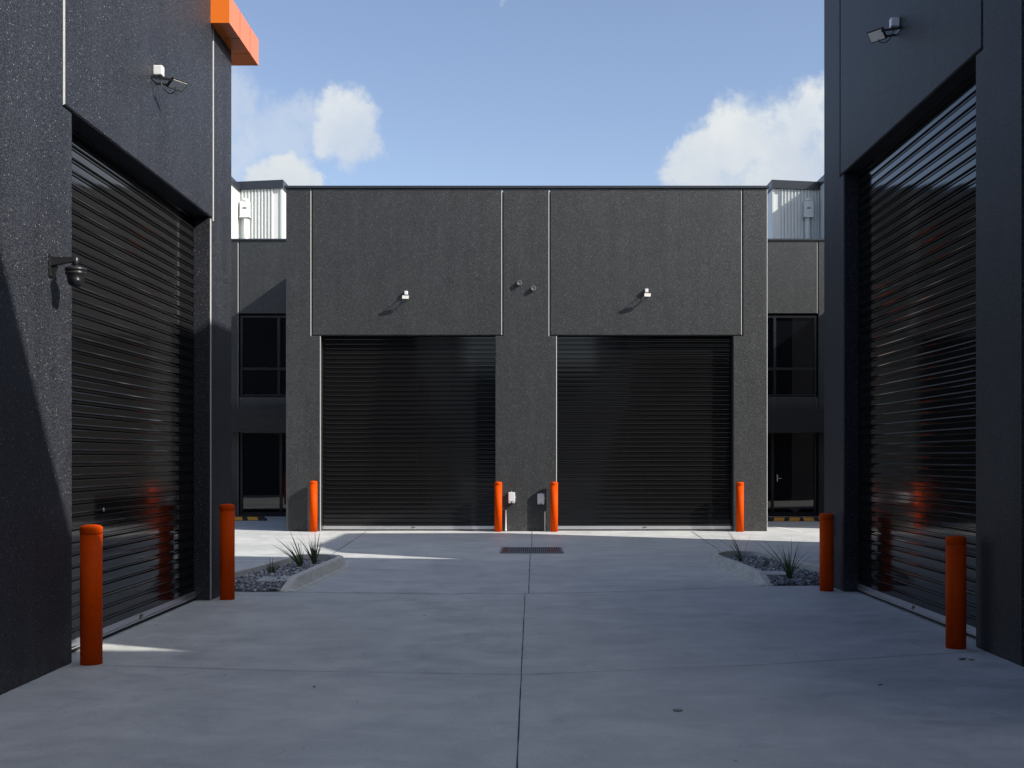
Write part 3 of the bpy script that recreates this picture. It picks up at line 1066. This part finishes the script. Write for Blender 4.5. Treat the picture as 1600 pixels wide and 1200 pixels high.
# small dark hole low on the pier
bm = bmesh.new()
X_, _, Z_ = wpt(855, 825, YF)
lathe(bm, [(.018, 0), (.018, .006), (.012, .007)], (X_, YF - .0005, Z_), 16, 'Y')
for v in bm.verts: v.co.y = 2 * YF - v.co.y
bmesh.ops.recalc_face_normals(bm, faces=bm.faces)
link('weep_hole', bm, M['black'], cb)


# ================================================================== WHEEL STOPS
def wheel_stop(x0, y, n, label):
    Lg = 1.83
    e = empty('wheel_stop', (x0 + Lg / 2, y, 0), label, 'wheel stop', 'rubber wheel stops by the glass doors')
    bm = bmesh.new()
    pr = [(-.075, 0), (-.055, .10), (.055, .10), (.075, 0)]
    ends = (-Lg / 2, -Lg / 2 + .09, Lg / 2 - .09, Lg / 2)
    rows = []
    for i, xx in enumerate(ends):
        k = .35 if i in (0, 3) else 1
        rows.append([bm.verts.new((xx, yy * (.8 + .2 * k), .002 + zz * k)) for yy, zz in pr])
    for a, b in zip(rows, rows[1:]):
        for k in range(4): bm.faces.new((a[k], a[(k + 1) % 4], b[(k + 1) % 4], b[k]))
    bm.faces.new(rows[0]); bm.faces.new(rows[-1])
    bmesh.ops.recalc_face_normals(bm, faces=bm.faces)
    link('rubber_body', bm, M['rubber'], e, loc=(0, 0, 0))
    for k in range(n):
        xx = -Lg / 2 + .20 + k * (Lg - .4 - .26) / (n - 1)
        sk = .03 if k < n / 2 else -.03
        bm = bmesh.new()
        nrm = .003
        pts = []
        for (za, yy) in ((.012, -.0725), (.095, -.0555)):
            pts.append((za, yy - nrm))
        v = [bm.verts.new((xx, pts[0][1], pts[0][0])), bm.verts.new((xx + .26, pts[0][1], pts[0][0])),
             bm.verts.new((xx + .26 + sk, pts[1][1], pts[1][0])), bm.verts.new((xx + sk, pts[1][1], pts[1][0]))]
        bm.faces.new(v)
        v2 = [bm.verts.new((xx + sk, -.0555, .1035)), bm.verts.new((xx + .26 + sk, -.0555, .1035)),
              bm.verts.new((xx + .26 + sk, .05, .1035)), bm.verts.new((xx + sk, .05, .1035))]
        bm.faces.new(v2)
        bmesh.ops.recalc_face_normals(bm, faces=bm.faces)
        link('yellow_marking', bm, M['yellow'], e, loc=(0, 0, 0))


wheel_stop(-8.50, 28.9, 4, 'black and yellow wheel stop by the left glass door')
wheel_stop(6.05, 28.6, 4, 'black and yellow wheel stop by the right glass door, nearest the centre')
wheel_stop(8.05, 28.6, 4, 'black and yellow wheel stop at the far right, mostly hidden by the right building')

bollard(-8.35, 22.9, 1.09, 'orange bollard seen only as a reflection in the left glass door', G2)

# ================================================================== DRAIN GRATE
gx0, gx1, gy0, gy1 = -.455, .625, 18.92, 20.08
e = empty('drain_grate', ((gx0 + gx1) / 2, (gy0 + gy1) / 2, 0), 'square steel drain grate set in the concrete before the rear pier', 'drain grate')
bm = bmesh.new()
box(bm, gx0, gx1, gy0, gy1, .001, .005)
link('pit', bm, M['backing'], e)
bm = bmesh.new()
for (a, b, c, d_) in ((gx0, gx1, gy0, gy0 + .03), (gx0, gx1, gy1 - .03, gy1), (gx0, gx0 + .03, gy0 + .0301, gy1 - .0301), (gx1 - .03, gx1, gy0 + .0301, gy1 - .0301)):
    box(bm, a, b, c, d_, .0055, .016)
link('frame', bm, M['steel'], e)
bm = bmesh.new()
nb = 30
for k in range(nb):
    x = gx0 + .045 + k * (gx1 - gx0 - .09) / (nb - 1)
    red = 1 if (k in (1, 2) or (nb - 8 < k < nb - 2 and k % 2)) else 0
    box(bm, x - .006, x + .006, gy0 + .031, gy1 - .031, .006, .015, mi=red)
for k in range(1, 4):
    y = gy0 + k * (gy1 - gy0) / 4
    box(bm, gx0 + .031, gx1 - .031, y - .004, y + .004, .0055, .0125)
link('bars', bm, [M['steel'], M['rust']], e)


# ================================================================== GRAVEL BEDS
def kerb(label, line, parent_loc, taper_start=True):
    """line: list of (x, y) along the inner edge; outward = right-hand normal given by sign"""
    pass


def kerb_mesh(path, outs, h=.145, top=.10, batter=.035, r0=None, r1=None):
    """path: centre-line points of the kerb's inner top edge, outs: +1/-1 side on which the road lies"""
    bm = bmesh.new()
    P = curve([(x, y, 0) for x, y in path], 8)
    rows = []
    n = len(P)
    acc = 0
    lens = [0]
    for a, b in zip(P, P[1:]):
        acc += (b - a).length; lens.append(acc)
    for i, q in enumerate(P):
        t_ = (P[min(i + 1, n - 1)] - P[max(i - 1, 0)]).normalized()
        nr = Vector((t_.y, -t_.x, 0)) * outs
        hh = h
        if r0: hh *= min(1, (lens[i] / r0) * .95 + .05)
        if r1: hh *= min(1, ((acc - lens[i]) / r1) * .95 + .05)
        k = hh / h
        prof = [(0, .001), (0, hh - .008), (.008, hh), (top - .02, hh - .002), (top - .005, hh - .010), (top + batter * .3, hh * .62),
                (top + batter, .012), (top + batter + .06, .0035), (top + batter + .06, .001)]
        rows.append([bm.verts.new((q.x + nr.x * o, q.y + nr.y * o, max(.001, z_))) for o, z_ in prof])
    for a, b in zip(rows, rows[1:]):
        for k in range(len(a) - 1):
            f = bm.faces.new((a[k], a[k + 1], b[k + 1], b[k]))
    bm.faces.new(rows[0]); bm.faces.new(rows[-1])
    bmesh.ops.recalc_face_normals(bm, faces=bm.faces)
    return bm


def gravel_mesh(poly, count, zbase=.02, zc=.055):
    bm = bmesh.new()
    xs = [p_[0] for p_ in poly]; ys = [p_[1] for p_ in poly]

    def inside(x, y):
        c = False
        j = len(poly) - 1
        for i in range(len(poly)):
            xi, yi = poly[i]; xj, yj = poly[j]
            if (yi > y) != (yj > y) and x < (xj - xi) * (y - yi) / (yj - yi) + xi: c = not c
            j = i
        return c
    tmpl = bmesh.new()
    bmesh.ops.create_icosphere(tmpl, subdivisions=1, radius=1)
    tv = [v.co.copy() for v in tmpl.verts]
    tf = [[v.index for v in f.verts] for f in tmpl.faces]
    tmpl.free()
    made = 0
    verts, faces = [], []
    while made < count:
        x, y = random.uniform(min(xs), max(xs)), random.uniform(min(ys), max(ys))
        if not inside(x, y): continue
        s = random.uniform(.010, .026)
        rot = Matrix.Rotation(random.uniform(0, 6.28), 3, Vector((random.uniform(-1, 1), random.uniform(-1, 1), random.uniform(-1, 1))).normalized())
        sc_ = (s * random.uniform(.8, 1.4), s * random.uniform(.7, 1.1), s * random.uniform(.5, .9))
        ramp_y = min(1, (y - min(ys)) / .5)
        cz = .012 + ramp_y * (zc - .012) + random.uniform(-.012, .014) + .012 * math.sin(x * 7 + y * 3)
        b0 = len(verts)
        for v in tv:
            w_ = rot @ Vector((v.x * sc_[0] * random.uniform(.75, 1.2), v.y * sc_[1] * random.uniform(.75, 1.2), v.z * sc_[2] * random.uniform(.75, 1.2)))
            verts.append((x + w_.x, y + w_.y, max(.0045, cz + w_.z)))
        faces += [[b0 + i for i in f] for f in tf]
        made += 1
    me = bpy.data.meshes.new('gravel')
    me.from_pydata(verts, [], faces)
    me.materials.append(M['gravel'])
    o = bpy.data.objects.new('gravel', me)
    COL.objects.link(o)
    return o


def bed(poly):
    bm = bmesh.new()
    a = [bm.verts.new((x, y, .0045)) for x, y in poly]
    lo = min(p_[1] for p_ in poly)
    b = [bm.verts.new((x, y, .006 + .035 * min(1, (y - lo) / .5))) for x, y in poly]
    n = len(poly)
    bm.faces.new(b)
    for i in range(n):
        bm.faces.new((a[i], a[(i + 1) % n], b[(i + 1) % n], b[i]))
    bm.normal_update()
    bmesh.ops.triangulate(bm, faces=[f for f in bm.faces if len(f.verts) > 4])
    bmesh.ops.recalc_face_normals(bm, faces=bm.faces)
    tag(link('soil', bm, M['soil']), kind='structure')


# left bed
PL = [(-4.3, 13.60), (-3.2, 13.50), (-2.96, 13.50), (-2.93, 14.2), (-2.84, 16.6), (-2.90, 16.95), (-3.12, 17.12), (-3.38, 17.05), (-3.55, 16.2), (-4.3, 14.6)]
bed(PL)
tag(gravel_mesh(PL, 5200), kind='stuff')
k1 = kerb_mesh([(-2.97, 13.48), (-2.92, 14.0), (-2.87, 15.4), (-2.82, 16.55), (-2.86, 16.86), (-3.02, 17.06), (-3.22, 17.10), (-3.40, 16.95),
                (-3.48, 16.4), (-3.62, 15.2), (-3.80, 14.3), (-4.2, 13.8)], 1, r0=.42)
tag(link('kerb', k1, M['kerb']), 'pale concrete kerb round the left gravel bed', 'kerb', 'kerbs round the gravel beds')
# right bed
PR = [(3.08, 14.12), (4.3, 14.2), (4.3, 14.9), (3.95, 15.6), (3.75, 16.8), (3.62, 17.55), (3.3, 17.75), (3.02, 17.6), (2.90, 17.2), (2.98, 15.6)]
bed(PR)
tag(gravel_mesh(PR, 4800), kind='stuff')
k2 = kerb_mesh([(3.10, 14.10), (3.05, 14.65), (2.98, 15.9), (2.91, 16.95), (2.96, 17.35), (3.16, 17.68), (3.42, 17.74), (3.58, 17.55),
                (3.68, 16.9), (3.82, 15.8), (3.98, 14.95), (4.25, 14.5)], -1, r0=.42)
tag(link('kerb', k2, M['kerb']), 'pale concrete kerb round the right gravel bed', 'kerb', 'kerbs round the gravel beds')


def lid(cx, cy, sx, sy, rz, label):
    bm = bmesh.new()
    obox(bm, Matrix.Translation((cx, cy, .058)) @ Matrix.Rotation(rz, 4, 'Z'), sx, sy, .05, .006)
    tag(link('pit_lid', bm, M['lid']), label, 'pit lid', 'concrete pit lids in the gravel beds')


lid(-3.12, 14.22, .50, .52, .05, 'concrete pit lid half buried in the left gravel bed')
lid(3.28, 14.95, .44, .50, -.06, 'concrete pit lid in the right gravel bed beside the grass tuft')


def tuft(x, y, n, hmin, hmax, spread, label, lean=(0, 0), wid=.011, seed=1, dry=.1):
    rnd = random.Random(seed)
    bm = bmesh.new()
    for k in range(n):
        a = rnd.uniform(0, 2 * math.pi)
        L_ = rnd.uniform(hmin, hmax)
        out = rnd.uniform(.12, 1) * spread
        d = Vector((math.cos(a) * out + lean[0], math.sin(a) * out * .8 + lean[1], 0))
        side = Vector((-math.sin(a + rnd.uniform(-.6, .6)), math.cos(a), 0)).normalized()
        droop = rnd.uniform(.1, .7) * out
        w0 = wid * rnd.uniform(.7, 1.3)
        b0 = Vector((math.cos(a) * .02, math.sin(a) * .02, .03))
        prev = None
        mi = 1 if rnd.random() < dry else 0
        for i in range(8):
            t_ = i / 7
            p_ = b0 + d * L_ * (t_ ** 1.3) + Vector((0, 0, L_ * (t_ - droop * t_ * t_)))
            ww = w0 * (1 - t_ ** 1.8) * (0.7 + .6 * t_ if t_ < .4 else .94) + .0006
            fold = Vector((0, 0, ww * .5))
            row = [bm.verts.new(p_ - side * ww + fold), bm.verts.new(p_), bm.verts.new(p_ + side * ww + fold)]
            if prev:
                for j in range(2):
                    f = bm.faces.new((prev[j], prev[j + 1], row[j + 1], row[j])); f.smooth = True
                    f.material_index = mi
            prev = row
    o = link('grass_tuft', bm, [M['leaf'], M['leafdry']], None, loc=(x, y, .02))
    return tag(o, label, 'grass tuft', 'strappy grass tufts in the gravel beds')


tuft(-3.19, 15.9, 20, .26, .60, .75, 'strappy grass tuft leaning left in the left gravel bed', (-.45, 0), .013, 3)
tuft(-3.05, 16.2, 20, .26, .66, .50, 'tallest upright grass tuft at the back of the left gravel bed', (-.10, 0), .014, 5)
tuft(-3.38, 14.9, 30, .10, .26, .9, 'small low dark grass tuft in the left gravel bed', (0, 0), .008, 8)
tuft(3.18, 16.7, 17, .28, .62, .95, 'arching grass tuft at the far end of the right gravel bed', (-.35, 0), .007, 11)
tuft(3.36, 15.8, 18, .10, .28, .95, 'small sparse grass tuft in the middle of the right gravel bed', (0, 0), .007, 14)
tuft(3.40, 14.55, 32, .22, .62, .9, 'wide grass tuft at the near end of the right gravel bed', (0, 0), .007, 17)

# ================================================================== small litter on the paving
def litter(px, py, size, label, rot):
    y = 1.6 * 1760 / (py - 716)
    x = (px - 823) / 1760 * y
    bm = bmesh.new()
    pts = [(-1, 0), (-.5, .35), (.1, .42), (.7, .22), (1, 0), (.5, -.25), (-.2, -.38), (-.7, -.2)]
    c_, s_ = math.cos(rot), math.sin(rot)
    a = [bm.verts.new((size * (p_[0] * c_ - p_[1] * s_), size * (p_[0] * s_ + p_[1] * c_), .006 + size * .25 * abs(p_[0]) ** 2)) for p_ in pts]
    b = [bm.verts.new(v.co + Vector((0, 0, -.002))) for v in a]
    bm.faces.new(a); bm.faces.new(list(reversed(b)))
    for i in range(8): bm.faces.new((a[i], b[i], b[(i + 1) % 8], a[(i + 1) % 8]))
    bmesh.ops.recalc_face_normals(bm, faces=bm.faces)
    tag(link('fallen_leaf', bm, M['litter'], None, loc=(x, y, 0)), label, 'leaf', 'bits of leaf litter on the concrete')


litter(1503, 1031, .045, 'dark fallen leaf just in front of the near right red bollard', .3)
litter(1518, 1032, .03, 'smaller leaf scrap beside the one before the near right red bollard', -.4)
litter(1375, 1071, .022, 'tiny leaf scrap on the concrete right of centre', .2)
litter(491, 1074, .016, 'tiny dark leaf scrap on the concrete left of the centre joint', 1.2)
# round cap set in the slab
bm = bmesh.new()
y = 1.6 * 1760 / (1110.5 - 716)
lathe(bm, [(.031, .001), (.031, .007), (.027, .008)], ((1059 - 823) / 1760 * y, y, 0), 24)
tag(link('survey_cap', bm, M['zinc']), 'small round metal cap set in the concrete right of the centre joint', 'metal cap')
